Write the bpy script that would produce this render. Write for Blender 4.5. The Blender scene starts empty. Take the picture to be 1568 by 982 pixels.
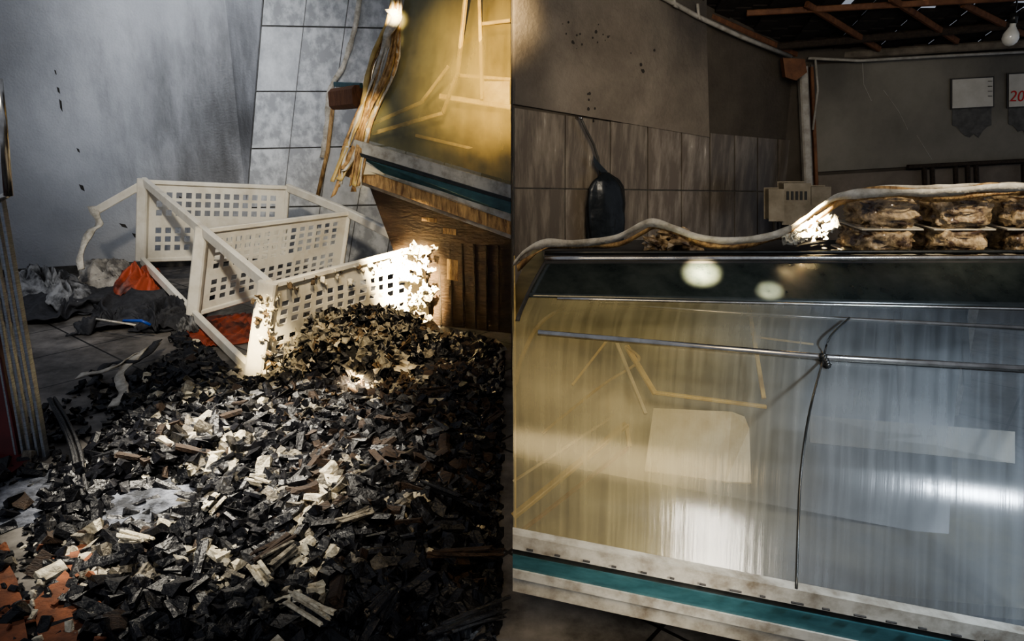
import bpy, math, random
import numpy as np
from mathutils import Vector, Matrix, noise, Euler
random.seed(7)
sc=bpy.context.scene
# ------------------------------------------------------------------ camera
F=1200.0; CX=850.0; CY=532.5; HCAM=1.3
PITCH=math.atan(352.5/1200.0)
cd=bpy.data.cameras.new("camera"); cam=bpy.data.objects.new("camera",cd)
sc.collection.objects.link(cam); sc.camera=cam
cam.location=(0,0,HCAM); cam.rotation_euler=(math.pi/2-PITCH,0,0)
cd.sensor_width=36; cd.lens=F/1700*36; cd.clip_start=0.02
CP=Vector((0,0,HCAM)); FW=Vector((0,math.cos(PITCH),-math.sin(PITCH))); UP=Vector((0,math.sin(PITCH),math.cos(PITCH)))
def ray(u,v): return Vector(((u-CX)/F,0,0))-UP*((v-CY)/F)+FW
def onY(u,v,Y):
    d=ray(u,v); return CP+d*(Y/d.y)
def onZ(u,v,Z=0.0):
    d=ray(u,v); return CP+d*((Z-HCAM)/d.z)
def onP(u,v,P0,N):
    d=ray(u,v); return CP+d*((P0-CP).dot(N)/d.dot(N))
# ------------------------------------------------------------------ materials
def newmat(name):
    m=bpy.data.materials.new(name); m.use_nodes=True
    nt=m.node_tree; return m,nt,nt.nodes["Principled BSDF"]
def mat(name,c1,c2=None,scale=8.0,rough=0.6,metal=0.0,bump=0.0,bscale=None,lo=0.35,hi=0.65,detail=6,stretch=(1,1,1),trans=0,coat=0,c3=None,spec=0.5,soot=None):
    m,nt,b=newmat(name); N=nt.nodes; L=nt.links
    b.inputs["Roughness"].default_value=rough; b.inputs["Metallic"].default_value=metal
    b.inputs["Coat Weight"].default_value=coat; b.inputs["Specular IOR Level"].default_value=spec
    if c2 is None: c2=tuple(x*0.75 for x in c1)
    tc=N.new("ShaderNodeTexCoord"); mp=N.new("ShaderNodeMapping"); mp.inputs["Scale"].default_value=stretch
    L.new(tc.outputs["Object"],mp.inputs["Vector"])
    n=N.new("ShaderNodeTexNoise"); n.inputs["Scale"].default_value=scale; n.inputs["Detail"].default_value=detail; n.inputs["Roughness"].default_value=0.65
    L.new(mp.outputs[0],n.inputs["Vector"])
    r=N.new("ShaderNodeValToRGB"); r.color_ramp.elements[0].position=lo; r.color_ramp.elements[1].position=hi
    r.color_ramp.elements[0].color=(*c1,1); r.color_ramp.elements[1].color=(*c2,1)
    if c3:
        e=r.color_ramp.elements.new(min(1,hi+0.08)); e.color=(*c3,1)
    L.new(n.outputs["Fac"],r.inputs["Fac"]); colout=r.outputs["Color"]
    # soot deposits: list of (centre, radius, strength) - smoke stains on the real surface
    for (P,rad,stg) in (soot or []):
        vd=N.new("ShaderNodeVectorMath"); vd.operation='DISTANCE'; vd.inputs[1].default_value=P; L.new(tc.outputs["Object"],vd.inputs[0])
        nn=N.new("ShaderNodeTexNoise"); nn.inputs["Scale"].default_value=3.5; nn.inputs["Detail"].default_value=9; nn.inputs["Roughness"].default_value=.7
        ms=N.new("ShaderNodeMapping"); ms.inputs["Scale"].default_value=(1.6,1.6,.45); L.new(tc.outputs["Object"],ms.inputs[0]); L.new(ms.outputs[0],nn.inputs["Vector"])
        ma=N.new("ShaderNodeMath"); ma.operation='MULTIPLY_ADD'; ma.inputs[1].default_value=rad*1.1; L.new(nn.outputs["Fac"],ma.inputs[0]); L.new(vd.outputs["Value"],ma.inputs[2])
        mr=N.new("ShaderNodeMapRange"); mr.interpolation_type='SMOOTHSTEP'; mr.inputs["From Min"].default_value=rad*.5; mr.inputs["From Max"].default_value=rad*1.6; mr.inputs["To Min"].default_value=stg; mr.inputs["To Max"].default_value=0; L.new(ma.outputs[0],mr.inputs["Value"])
        mx=N.new("ShaderNodeMix"); mx.data_type='RGBA'; L.new(mr.outputs[0],mx.inputs[0]); L.new(colout,mx.inputs[6]); mx.inputs[7].default_value=(.035,.033,.032,1); colout=mx.outputs[2]
    L.new(colout,b.inputs["Base Color"])
    if bump>0:
        n2=N.new("ShaderNodeTexNoise"); n2.inputs["Scale"].default_value=bscale or scale*4; n2.inputs["Detail"].default_value=8
        L.new(mp.outputs[0],n2.inputs["Vector"])
        bm=N.new("ShaderNodeBump"); bm.inputs["Strength"].default_value=bump; bm.inputs["Distance"].default_value=0.02
        L.new(n2.outputs["Fac"],bm.inputs["Height"]); L.new(bm.outputs[0],b.inputs["Normal"])
    return m
def glassmat(name,reflL,reflR,fac0,fac1,streak=(40,1.5,1),p0=.42,p1=.72):
    m=bpy.data.materials.new(name); m.use_nodes=True; nt=m.node_tree; N=nt.nodes; L=nt.links
    N.remove(N["Principled BSDF"]); out=N["Material Output"]
    uv=N.new("ShaderNodeUVMap"); uv.uv_map="UVMap"
    mp=N.new("ShaderNodeMapping"); mp.inputs["Scale"].default_value=streak; L.new(uv.outputs[0],mp.inputs[0])
    n=N.new("ShaderNodeTexNoise"); n.inputs["Scale"].default_value=1; n.inputs["Detail"].default_value=5; n.inputs["Roughness"].default_value=.6; L.new(mp.outputs[0],n.inputs["Vector"])
    n2=N.new("ShaderNodeTexNoise"); n2.inputs["Scale"].default_value=3; n2.inputs["Detail"].default_value=6; L.new(uv.outputs[0],n2.inputs["Vector"])
    ad=N.new("ShaderNodeMath"); ad.operation='MULTIPLY_ADD'; ad.inputs[1].default_value=.6; L.new(n.outputs["Fac"],ad.inputs[0]); L.new(n2.outputs["Fac"],ad.inputs[2])
    mr=N.new("ShaderNodeMapRange"); mr.inputs["From Min"].default_value=.62; mr.inputs["From Max"].default_value=.98; mr.inputs["To Min"].default_value=fac0; mr.inputs["To Max"].default_value=fac1
    L.new(ad.outputs[0],mr.inputs["Value"])
    sp=N.new("ShaderNodeSeparateXYZ"); L.new(uv.outputs[0],sp.inputs[0])
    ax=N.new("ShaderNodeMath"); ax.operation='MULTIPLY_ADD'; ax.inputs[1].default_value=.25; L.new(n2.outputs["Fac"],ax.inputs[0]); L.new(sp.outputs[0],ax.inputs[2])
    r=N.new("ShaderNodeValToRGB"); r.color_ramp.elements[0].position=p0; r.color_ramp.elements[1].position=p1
    r.color_ramp.elements[0].color=(*reflL,1); r.color_ramp.elements[1].color=(*reflR,1); L.new(ax.outputs[0],r.inputs[0])  # left-to-right ramp paints reflected room light into the haze colour
    df=N.new("ShaderNodeBsdfDiffuse"); L.new(r.outputs[0],df.inputs[0])
    tr=N.new("ShaderNodeBsdfTransparent"); mx=N.new("ShaderNodeMixShader")
    L.new(mr.outputs[0],mx.inputs[0]); L.new(tr.outputs[0],mx.inputs[1]); L.new(df.outputs[0],mx.inputs[2])
    gl=N.new("ShaderNodeBsdfGlossy"); gl.inputs["Roughness"].default_value=.17
    bp=N.new("ShaderNodeBump"); bp.inputs["Strength"].default_value=.08; bp.inputs["Distance"].default_value=.01; L.new(n.outputs["Fac"],bp.inputs["Height"]); L.new(bp.outputs[0],gl.inputs["Normal"])
    fr=N.new("ShaderNodeFresnel"); fr.inputs[0].default_value=1.5
    mx2=N.new("ShaderNodeMixShader"); L.new(fr.outputs[0],mx2.inputs[0]); L.new(mx.outputs[0],mx2.inputs[1]); L.new(gl.outputs[0],mx2.inputs[2])
    L.new(mx2.outputs[0],out.inputs[0]); return m

M={}
A0=Vector((-4.4,5.55,0)); CR=onY(412,330,6.3); CR.z=0; B0=Vector((-.004,5.3,0))
d=(CR-A0); nL=Vector((d.y,-d.x,0)).normalized()
sp1=onP(385,220,A0,nL); sp2=onP(20,60,A0,nL); sp3=onP(330,330,A0,nL); sp4=onP(410,60,A0,nL)
W0=Vector((.004,3.35,0)); WC=onY(1318,100,4.4); WC.z=0
d=WC-W0; nR=Vector((d.y,-d.x,0)).normalized()
WE=Vector((3.5,4.35,0)); d=WE-WC; nK=Vector((d.y,-d.x,0)).normalized()
M['plaster']=mat('sooty_plaster',(.30,.305,.315),(.45,.455,.465),scale=1.1,rough=.6,bump=.3,bscale=60,lo=.3,hi=.62,soot=[(sp1,1.15,.92),(sp2,.8,.4),(sp3,.6,.55),(sp4,.5,.5)])
M['plaster_r']=mat('smoked_plaster',(.12,.10,.08),(.21,.18,.145),scale=3,rough=.8,bump=.35,bscale=50,soot=[(onP(1160,20,W0,nR),.5,.75),(onP(860,200,W0,nR),.4,.5)])
M['plaster_d']=mat('dark_smoked_plaster',(.05,.04,.03),(.085,.072,.055),scale=4,rough=.8,bump=.3,bscale=50)
M['plaster_b']=mat('beige_smoked_plaster',(.15,.14,.115),(.22,.205,.17),scale=2.5,rough=.8,bump=.2,bscale=40,soot=[(onP(1700,60,WC,nK),.5,.5),(onP(1380,110,WC,nK),.35,.5)])
M['soot']=mat('soot_speck',(.02,.018,.015),(.04,.035,.03),rough=.9)
M['grout']=mat('dirty_grout',(.05,.047,.042),(.09,.085,.075),rough=.9,scale=20)
M['tA']=mat('glazed_tile_a',(.34,.34,.335),(.58,.58,.565),scale=9,rough=.22,lo=.42,hi=.6,bump=.05,detail=10)
M['tB']=mat('glazed_tile_b',(.42,.42,.415),(.6,.6,.585),scale=9,rough=.22,bump=.05,detail=10)
st=[(onP(1240,330,W0,nR),.55,.75)]
M['tC']=mat('smoked_tile_a',(.13,.105,.08),(.27,.235,.19),scale=8,rough=.28,lo=.45,hi=.66,stretch=(2.2,2.2,.5),bump=.05,detail=10,c3=(.58,.53,.46),soot=st)
M['tD']=mat('smoked_tile_b',(.105,.085,.065),(.21,.18,.14),scale=10,rough=.28,stretch=(2.5,2.5,.4),bump=.05,detail=10,lo=.42,hi=.64,c3=(.50,.46,.40),soot=st)
sr=[(onY(430,480,3.5),.35,.45),(onY(690,500,4.3),.25,.5),(onY(240,430,5.2),.3,.4)]
M['white']=mat('white_plastic',(.80,.76,.66),(.58,.52,.41),scale=6,rough=.4,lo=.45,hi=.75,soot=[(onY(500,560,3.6),.35,.6),(onY(240,440,5.2),.3,.5)])
M['strap']=mat('dirty_strap',(.70,.65,.55),(.34,.30,.23),scale=20,rough=.6,bump=.3)
M['rag']=mat('soiled_rag',(.42,.39,.34),(.12,.11,.10),scale=9,rough=.8,bump=.3,lo=.4,hi=.6)
M['char']=mat('charcoal_black',(.003,.003,.004),(.009,.009,.012),scale=30,rough=.36,bump=.35,bscale=70,spec=.4)
M['char2']=mat('charcoal_dusty',(.006,.006,.008),(.02,.02,.022),scale=30,rough=.5,bump=.4,bscale=90,spec=.35)
M['ashc']=mat('ashen_charcoal',(.04,.037,.032),(.32,.28,.21),scale=26,rough=.8,bump=.6,bscale=90)
M['ashw']=mat('pale_sunlit_ash_chunk',(.80,.73,.56),(.34,.29,.20),scale=34,rough=.85,bump=.5,bscale=90)  # pale ash, and sunlit charcoal painted into the chunk colour
M['brownc']=mat('scorched_wood',(.018,.011,.008),(.065,.038,.022),scale=20,rough=.7,bump=.6,stretch=(1,6,1))
M['soil']=mat('charcoal_dust',(.004,.004,.005),(.014,.013,.013),scale=12,rough=.9,bump=1,bscale=60)
M['ash']=mat('grey_ash_powder',(.018,.02,.026),(.19,.205,.25),scale=9,rough=.95,bump=.8,bscale=50,detail=12,lo=.42,hi=.64)
M['flake1']=mat('burnt_flake_grey',(.07,.063,.05),(.34,.31,.24),scale=18,rough=.75,bump=.5)
M['flake2']=mat('burnt_flake_brown',(.03,.02,.013),(.17,.115,.06),scale=18,rough=.7,bump=.5)
M['flake3']=mat('burnt_flake_pale',(.62,.56,.43),(.24,.20,.14),scale=18,rough=.75,bump=.5)
M['cblack']=mat('black_fabric',(.010,.010,.012),(.03,.03,.034),scale=30,rough=.7,bump=.2)
M['cgrey']=mat('grey_fabric',(.025,.025,.027),(.24,.24,.24),scale=9,rough=.85,bump=.2,lo=.42,hi=.6)
M['cred']=mat('orange_red_fabric',(.30,.055,.022),(.05,.012,.008),scale=6,rough=.6,bump=.2,lo=.4,hi=.6)
M['cblue']=mat('blue_plastic',(.02,.08,.4),rough=.4)
M['brick']=mat('terracotta',(.28,.095,.04),(.09,.035,.018),scale=9,rough=.85,bump=.6,c3=(.36,.32,.28))
M['maroon']=mat('maroon_paint',(.13,.018,.018),(.07,.012,.012),rough=.45)
M['chrome']=mat('dull_chrome',(.62,.60,.56),(.38,.36,.33),scale=20,rough=.22,metal=1)
M['steel']=mat('ribbed_steel',(.30,.32,.34),(.18,.19,.21),scale=30,rough=.4,metal=.8,stretch=(1,1,8))
M['black']=mat('black_trim',(.012,.013,.012),(.03,.032,.03),scale=20,rough=.3)
M['bandm']=mat('dusty_black_glass',(.014,.019,.018),(.035,.042,.038),scale=12,rough=.22)
M['rubber']=mat('dark_gasket',(.025,.024,.022),(.06,.055,.05),rough=.6)
M['cream']=mat('cream_enamel',(.66,.57,.37),(.48,.39,.22),scale=9,rough=.45,bump=.1)
M['wht_fr']=mat('white_enamel_frame',(.50,.48,.42),(.17,.14,.10),scale=14,rough=.4,lo=.42,hi=.72)
M['teal']=mat('teal_trim',(.025,.075,.085),(.05,.13,.145),scale=10,rough=.4,stretch=(1,4,4))
M['gold']=mat('gold_reflected_sun',(.60,.44,.17),(.34,.23,.07),scale=12,rough=.45)  # warm reflected sun of the case interior painted into this gold
M['brass']=mat('bright_brass_trim',(.85,.62,.22),(.55,.36,.10),scale=12,rough=.4)
M['tan']=mat('peeling_tan_strip',(.62,.40,.17),(.16,.08,.03),scale=16,rough=.6,bump=.4,stretch=(3,3,.6))
M['wood']=mat('old_wood',(.20,.09,.04),(.10,.04,.018),scale=12,rough=.7,stretch=(1,6,1),bump=.3)
M['basewood']=mat('scorched_base_board',(.028,.018,.012),(.07,.042,.024),scale=6,rough=.6,stretch=(1,1,3),bump=.4,detail=10)
M['wooddark']=mat('sooty_wood',(.02,.014,.009),(.05,.034,.022),scale=10,rough=.8,stretch=(6,1,6),bump=.4)
M['woodpale']=mat('dusty_beam',(.20,.17,.13),(.09,.075,.055),scale=10,rough=.8,bump=.3)
M['roof']=mat('sooty_roof',(.010,.008,.006),(.024,.018,.014),scale=6,rough=.9,bump=.4)
M['clay']=mat('clay_roof_tile',(.60,.25,.2),(.34,.13,.1),scale=9,rough=.8)
M['pipe']=mat('grey_conduit',(.42,.40,.36),(.26,.24,.2),scale=20,rough=.5)
M['paper']=mat('aged_paper',(.52,.50,.45),(.42,.40,.35),scale=9,rough=.8)
M['burntpaper']=mat('scorched_paper',(.13,.127,.12),(.06,.058,.055),scale=14,rough=.9)
M['redink']=mat('red_ink',(.5,.03,.03),rough=.7)
M['ink']=mat('grey_ink',(.05,.05,.05),rough=.7)
M['bag']=mat('black_plastic_bag',(.008,.010,.013),(.018,.022,.025),scale=8,rough=.3,bump=.4,bscale=14)
M['box']=mat('ivory_plastic',(.34,.30,.23),(.2,.17,.12),rough=.5)
M['bread']=mat('wrapped_browned_food',(.56,.41,.23),(.07,.036,.016),scale=22,rough=.3,lo=.40,hi=.60,bump=1,bscale=26,coat=.9,detail=9)
M['tray']=mat('foam_tray',(.66,.60,.48),rough=.5)
M['bulb']=mat('milky_bulb',(.7,.7,.66),(.5,.5,.47),rough=.15,coat=1)
M['melt']=mat('melted_white_plastic',(.88,.82,.66),(.35,.24,.11),scale=12,rough=.35,bump=.5,lo=.5,hi=.75)
M['inner']=mat('pale_reflection',(.20,.18,.13),(.12,.115,.10),scale=5,rough=.5)
# ------------------------------------------------------------------ mesh builder
def empty(name,loc=(0,0,0)):
    e=bpy.data.objects.new(name,None); e.location=loc; e.empty_display_size=.1; sc.collection.objects.link(e); return e
class MB:
    def __init__(s): s.v=[]; s.f=[]; s.m=[]; s.mats=[]
    def mi(s,k):
        if k not in s.mats: s.mats.append(k)
        return s.mats.index(k)
    def add(s,vs,fs,k):
        o=len(s.v); i=s.mi(k); s.v+= [tuple(p) for p in vs]
        for f in fs: s.f.append(tuple(o+q for q in f)); s.m.append(i)
    def beam(s,a,b,w,t,k,up=Vector((0,0,1))):
        a=Vector(a);b=Vector(b); d=(b-a).normalized(); sd=d.cross(up)
        if sd.length<1e-3: sd=d.cross(Vector((0,1,0)))
        sd.normalize(); u2=sd.cross(d).normalized(); c=min(w,t)*.18
        prof=[(w/2-c,t/2),(w/2,t/2-c),(w/2,-t/2+c),(w/2-c,-t/2),(-w/2+c,-t/2),(-w/2,-t/2+c),(-w/2,t/2-c),(-w/2+c,t/2)]
        vs=[p+sd*x+u2*y for p in (a,b) for x,y in prof]; n=8
        fs=[(i,(i+1)%n,n+(i+1)%n,n+i) for i in range(n)]+[tuple(range(n))[::-1],tuple(range(n,2*n))]
        s.add(vs,fs,k)
    def slab(s,pts,th,k,N=None):
        pts=[Vector(p) for p in pts]; n=len(pts)
        if N is None: N=(pts[1]-pts[0]).cross(pts[2]-pts[0]).normalized()
        vs=pts+[p+N*th for p in pts]
        fs=[tuple(range(n)),tuple(range(n,2*n))[::-1]]+[(i,(i+1)%n,n+(i+1)%n,n+i) for i in range(n)]
        s.add(vs,fs,k)
    def tube(s,pts,r,k,n=10):
        pts=[Vector(p) for p in pts]; R=r if isinstance(r,(list,tuple)) else [r]*len(pts)
        vs=[]
        for i,p in enumerate(pts):
            d=(pts[min(i+1,len(pts)-1)]-pts[max(i-1,0)]).normalized()
            a=Vector((0,0,1)) if abs(d.z)<.9 else Vector((1,0,0))
            x=d.cross(a).normalized(); y=d.cross(x)
            for j in range(n):
                t=2*math.pi*j/n; vs.append(p+(x*math.cos(t)+y*math.sin(t))*R[i])
        fs=[(i*n+j,i*n+(j+1)%n,(i+1)*n+(j+1)%n,(i+1)*n+j) for i in range(len(pts)-1) for j in range(n)]
        fs+=[tuple(range(n))[::-1],tuple(range((len(pts)-1)*n,len(pts)*n))]
        s.add(vs,fs,k)
    def obj(s,name,parent=None,smooth=False,solid=0,bevel=0):
        me=bpy.data.meshes.new(name); me.from_pydata(s.v,[],s.f)
        for k in s.mats: me.materials.append(M[k])
        me.polygons.foreach_set("material_index",s.m)
        if smooth: me.polygons.foreach_set("use_smooth",[True]*len(s.f))
        me.update(); o=bpy.data.objects.new(name,me); sc.collection.objects.link(o)
        if parent: o.parent=parent
        if solid:
            md=o.modifiers.new("solid","SOLIDIFY"); md.thickness=solid; md.offset=0
        if bevel:
            md=o.modifiers.new("bevel","BEVEL"); md.width=bevel; md.segments=2; md.limit_method='ANGLE'
        return o
def grid(mb,fn,nu,nv,k,flip=False):
    vs=[fn(i/(nu-1),j/(nv-1)) for j in range(nv) for i in range(nu)]
    fs=[(j*nu+i,j*nu+i+1,(j+1)*nu+i+1,(j+1)*nu+i) for j in range(nv-1) for i in range(nu-1)]
    if flip: fs=[f[::-1] for f in fs]
    mb.add(vs,fs,k)
def add_uv(o,nu,nv):
    me=o.data; uv=me.uv_layers.new(name="UVMap")
    for l in me.loops:
        i=l.vertex_index%nu; j=l.vertex_index//nu; uv.data[l.index].uv=(i/(nu-1),1-j/(nv-1))
def crom(pts,n=8):
    P=[Vector(p) for p in pts]; P=[2*P[0]-P[1]]+P+[2*P[-1]-P[-2]]; out=[]
    for i in range(1,len(P)-2):
        for q in range(n):
            t=q/n; a,b,c,d=P[i-1:i+3]
            out.append(.5*((2*b)+(c-a)*t+(2*a-5*b+4*c-d)*t*t+(3*b-a-3*c+d)*t**3))
    out.append(P[-2]); return out
def ribbon(mb,pts,w,k,axis=Vector((0,0,1)),wob=.0,seed=0,n=8):
    c=crom(pts,n); vs=[]
    for i,p in enumerate(c):
        a=axis.copy()
        if wob: a=(a+noise.noise_vector(p*9+Vector((seed,0,0)))*wob).normalized()
        ww=w*(1+.45*noise.noise(p*14+Vector((0,seed,0)))) if wob else w
        vs+= [p-a*ww/2,p+a*ww/2]
    fs=[(2*i,2*i+1,2*i+3,2*i+2) for i in range(len(c)-1)]
    mb.add(vs,fs,k)
def lerp(a,b,t): return a+(b-a)*t
def bil(q,s,t):
    return lerp(lerp(q[0],q[1],s),lerp(q[3],q[2],s),t)
# ------------------------------------------------------------------ floor
def floormat():
    m,nt,b=newmat("grimy_floor_tiles"); N=nt.nodes; L=nt.links
    tc=N.new("ShaderNodeTexCoord"); mp=N.new("ShaderNodeMapping"); mp.inputs["Rotation"].default_value=(0,0,math.radians(40)); mp.inputs["Location"].default_value=(.2,.1,0)
    L.new(tc.outputs["Object"],mp.inputs[0])
    br=N.new("ShaderNodeTexBrick"); br.offset=0; br.inputs["Scale"].default_value=1; br.inputs["Brick Width"].default_value=.52; br.inputs["Row Height"].default_value=.52; br.inputs["Mortar Size"].default_value=.006
    br.inputs["Color1"].default_value=(.20,.185,.165,1); br.inputs["Color2"].default_value=(.26,.235,.21,1); br.inputs["Mortar"].default_value=(.015,.013,.012,1); L.new(mp.outputs[0],br.inputs[0])
    n=N.new("ShaderNodeTexNoise"); n.inputs["Scale"].default_value=5; n.inputs["Detail"].default_value=9; n.inputs["Roughness"].default_value=.7; L.new(tc.outputs["Object"],n.inputs["Vector"])
    r=N.new("ShaderNodeValToRGB"); r.color_ramp.elements[0].position=.38; r.color_ramp.elements[1].position=.66; r.color_ramp.elements[0].color=(.12,.11,.1,1); r.color_ramp.elements[1].color=(1,1,1,1); L.new(n.outputs[0],r.inputs[0])
    mx=N.new("ShaderNodeMix"); mx.data_type='RGBA'; mx.blend_type='MULTIPLY'; mx.inputs[0].default_value=.85; L.new(br.outputs[0],mx.inputs[6]); L.new(r.outputs[0],mx.inputs[7]); L.new(mx.outputs[2],b.inputs["Base Color"])
    b.inputs["Roughness"].default_value=.5
    bp=N.new("ShaderNodeBump"); bp.inputs["Strength"].default_value=.3; bp.inputs["Distance"].default_value=.01; L.new(n.outputs[0],bp.inputs["Height"]); L.new(bp.outputs[0],b.inputs["Normal"])
    return m
M['floor']=floormat()
mb=MB(); mb.slab([(-5.5,.3,-.05),(3.6,.3,-.05),(3.6,8,-.05),(-5.5,8,-.05)],.05,'floor',Vector((0,0,1))); mb.obj("floor")
# ------------------------------------------------------------------ LEFT ROOM walls
mb=MB()
mb.slab([A0,CR,CR+Vector((0,0,3)),A0+Vector((0,0,3))],-.1,'plaster',nL)
for (u,v,w,h) in [(97,150,3,12),(101,175,3,22),(92,120,2,9),(130,250,3,8),(136,312,5,12),(300,330,3,8),(205,375,7,8),(225,392,6,10)]:
    q=[onP(u-w,v-h*.5,A0,nL),onP(u+w*.4,v-h*.3,A0,nL),onP(u+w,v+h*.5,A0,nL),onP(u-w*.3,v+h*.2,A0,nL)]
    mb.slab([p+nL*.001 for p in q],.002,'soot',nL)
mb.obj("wall_left")
mb=MB(); d=B0-CR; nB=Vector((d.y,-d.x,0)).normalized()
mb.slab([CR,B0,B0+Vector((0,0,3)),CR+Vector((0,0,3))],-.1,'grout',nB)
mb.slab([p+nB*.001 for p in [onP(340,-90,CR,nB),onP(444,-90,CR,nB),onP(413,300,CR,nB),onP(400,470,CR,nB),onP(340,470,CR,nB)]],.012,'plaster',nB)
xs0=[439,510,580,650,722,795,848]; xs1=[415,477,540,603,668,735,800]
ys=[-140,-70,43,152,247,345,445]
def tp(i,j):
    v=ys[j]+(-8*(i/6.) if j>3 else (8*(i/6.) if j<3 else 0)); u=xs0[i]+(xs1[i]-xs0[i])*v/290.
    return onP(min(u,849),v,CR,nB)
for i in range(6):
    for j in range(6):
        q=[tp(i,j),tp(i+1,j),tp(i+1,j+1),tp(i,j+1)]; c=sum(q,Vector())/4
        q=[c+(p-c)*.975+nB*.001 for p in q]; mb.slab(q,.008,random.choice(['tA','tB']),nB)
mb.obj("wall_back")
mb=MB(); mb.slab([(-.003,3.36,0),(-.003,5.3,0),(-.003,5.3,3),(-.003,3.36,3)],.006,'plaster_d',Vector((1,0,0))); mb.obj("wall_partition")
mb=MB(); mb.beam(A0+nL*.008+Vector((0,0,.03)),CR+nL*.008+Vector((0,0,.03)),.016,.06,'grout'); mb.obj("baseboard_left")
# ------------------------------------------------------------------ door at far left
door=empty("door_1")
mb=MB()
a=onY(3,330,2.75); b=onZ(78,762,0.0)
b.z=.01
mb.beam(a+Vector((0,0,0)),b,.03,.012,'steel',up=Vector((1,0,0)))
for k in range(4):
    o=Vector((-.028*(k+1),.0,0)); mb.beam(a+o,b+o+Vector((-.0,0,0)),.022,.01,'steel',up=Vector((1,0,0)))
mb.obj("steel_slat_leaf",door)
mb=MB(); q=[a+Vector((-.11,.02,0)),a+Vector((-.5,.02,0)),b+Vector((-.5,.02,0)),b+Vector((-.1,.02,0))]
mb.slab(q,.03,'maroon'); mb.obj("maroon_panel",door)
mb=MB(); mb.tube([onY(-4,130,2.7),onY(4,200,2.7),onY(14,325,2.7)],.016,'chrome',14)
mb.tube([onY(14,322,2.7),onY(-6,334,2.72)],.012,'chrome',10); mb.obj("handle_bar",door,True)
# ------------------------------------------------------------------ fallen plastic rack
rack=empty("plastic_shelf_rack")
rY={'A':5.2,'D':4.25,'F':3.4,'B':5.5,'C':5.0,'G':4.3}
rp={k:onY(*p,rY[k]) for k,p in {'A':(240,302),'D':(338,384),'F':(447,475),'B':(478,312),'C':(580,354),'G':(695,412)}.items()}
rb={k:onY(*p,rY[k]) for k,p in {'A':(236,432),'D':(322,522),'F':(424,630),'B':(470,425),'C':(566,452),'G':(706,536)}.items()}
for k in rb: rb[k].z=max(rb[k].z,.02)
def perf(name,tl,tr,br,bl,nx,ny,solidrows,warp=0,mk='white'):
    mb=MB(); m0=.07; cw=(1-2*m0)/nx
    xs=[0]+[m0+cw*i+o for i in range(nx) for o in (cw*.2,cw*.8)]+[1]
    m1=.10; ch=(1-2*m1)/ny
    yy=[0]+[m1+ch*i+o for i in range(ny) for o in (ch*.17,ch*.83)]+[1]
    q=[tl,tr,br,bl]
    vs=[]
    for y in yy:
        for x in xs:
            p=bil(q,x,y)
            if warp: p=p+noise.noise_vector(p*5)*warp*(x**1.5)
            vs.append(p)
    W=len(xs); fs=[]
    for j in range(len(yy)-1):
        for i in range(W-1):
            if i%2==1 and j%2==1 and (j//2) not in solidrows: continue
            fs.append((j*W+i,j*W+i+1,(j+1)*W+i+1,(j+1)*W+i))
    mb.add(vs,fs,mk); mb.obj(name,rack,solid=.008)
    mb=MB(); w=.030
    for p,r in ((tl,tr),(tr,br),(br,bl),(bl,tl)): mb.beam(p,r,w*1.25,w,mk)
    mb.obj(name+"_rim",rack)
perf("shelf_1",rp['A'],rp['B'],rb['B'],rb['A'],13,7,(3,))
perf("shelf_2",rp['D'],rp['C'],rb['C'],rb['D'],14,8,(4,))
perf("shelf_3",rp['F'],rp['G'],rb['G'],rb['F'],13,8,(0,4,),warp=.06)
mb=MB()
for a,b,w,t in [('A','D',.035,.065),('D','F',.035,.065),('B','C',.035,.06),('C','G',.04,.06)]:
    mb.beam(rp[a],rp[b],w,t,'white'); mb.beam(rb[a],rb[b],w,t,'white')
for k,w in (('A',.075),('D',.075),('F',.09),('G',.06)):
    mb.beam(rp[k]+Vector((0,-.012,.02)),rb[k]+Vector((0,-.012,0)),w,.05,'white',up=Vector((0,1,0)))
mb.obj("posts_and_rails",rack)
mb=MB()
pA=rp['A']; e=onY(160,350,5.1)
mb.beam(pA+Vector((0,0,-.01)),e,.03,.055,'white'); mb.obj("snapped_arm",rack)
mb=MB(); ribbon(mb,[e+Vector((-.03,0,.03)),onY(165,372,5.05),onY(150,385,5.0),onY(133,425,4.9),onY(135,448,4.85)],.06,'strap',axis=Vector((1,0,.2)),wob=.5)
mb.obj("strap",rack,True,solid=.008)
def lump(mb,c,r,k,seed=0,amp=.5,sc_=(1,1,1),nu=12,nv=8):
    vs=[]
    for j in range(nv+1):
        th=math.pi*j/nv
        for i in range(nu):
            ph=2*math.pi*i/nu; dvec=Vector((math.sin(th)*math.cos(ph),math.sin(th)*math.sin(ph),math.cos(th)))
            rr=r*(1+amp*noise.noise(dvec*1.8+Vector((seed*3.1,seed,0)))+amp*.4*noise.noise(dvec*5+Vector((seed,0,seed))))
            vs.append(Vector(c)+Vector((dvec.x*sc_[0],dvec.y*sc_[1],dvec.z*sc_[2]))*rr)
    fs=[(j*nu+i,j*nu+(i+1)%nu,(j+1)*nu+(i+1)%nu,(j+1)*nu+i) for j in range(nv) for i in range(nu)]
    mb.add(vs,fs,k)
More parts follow.
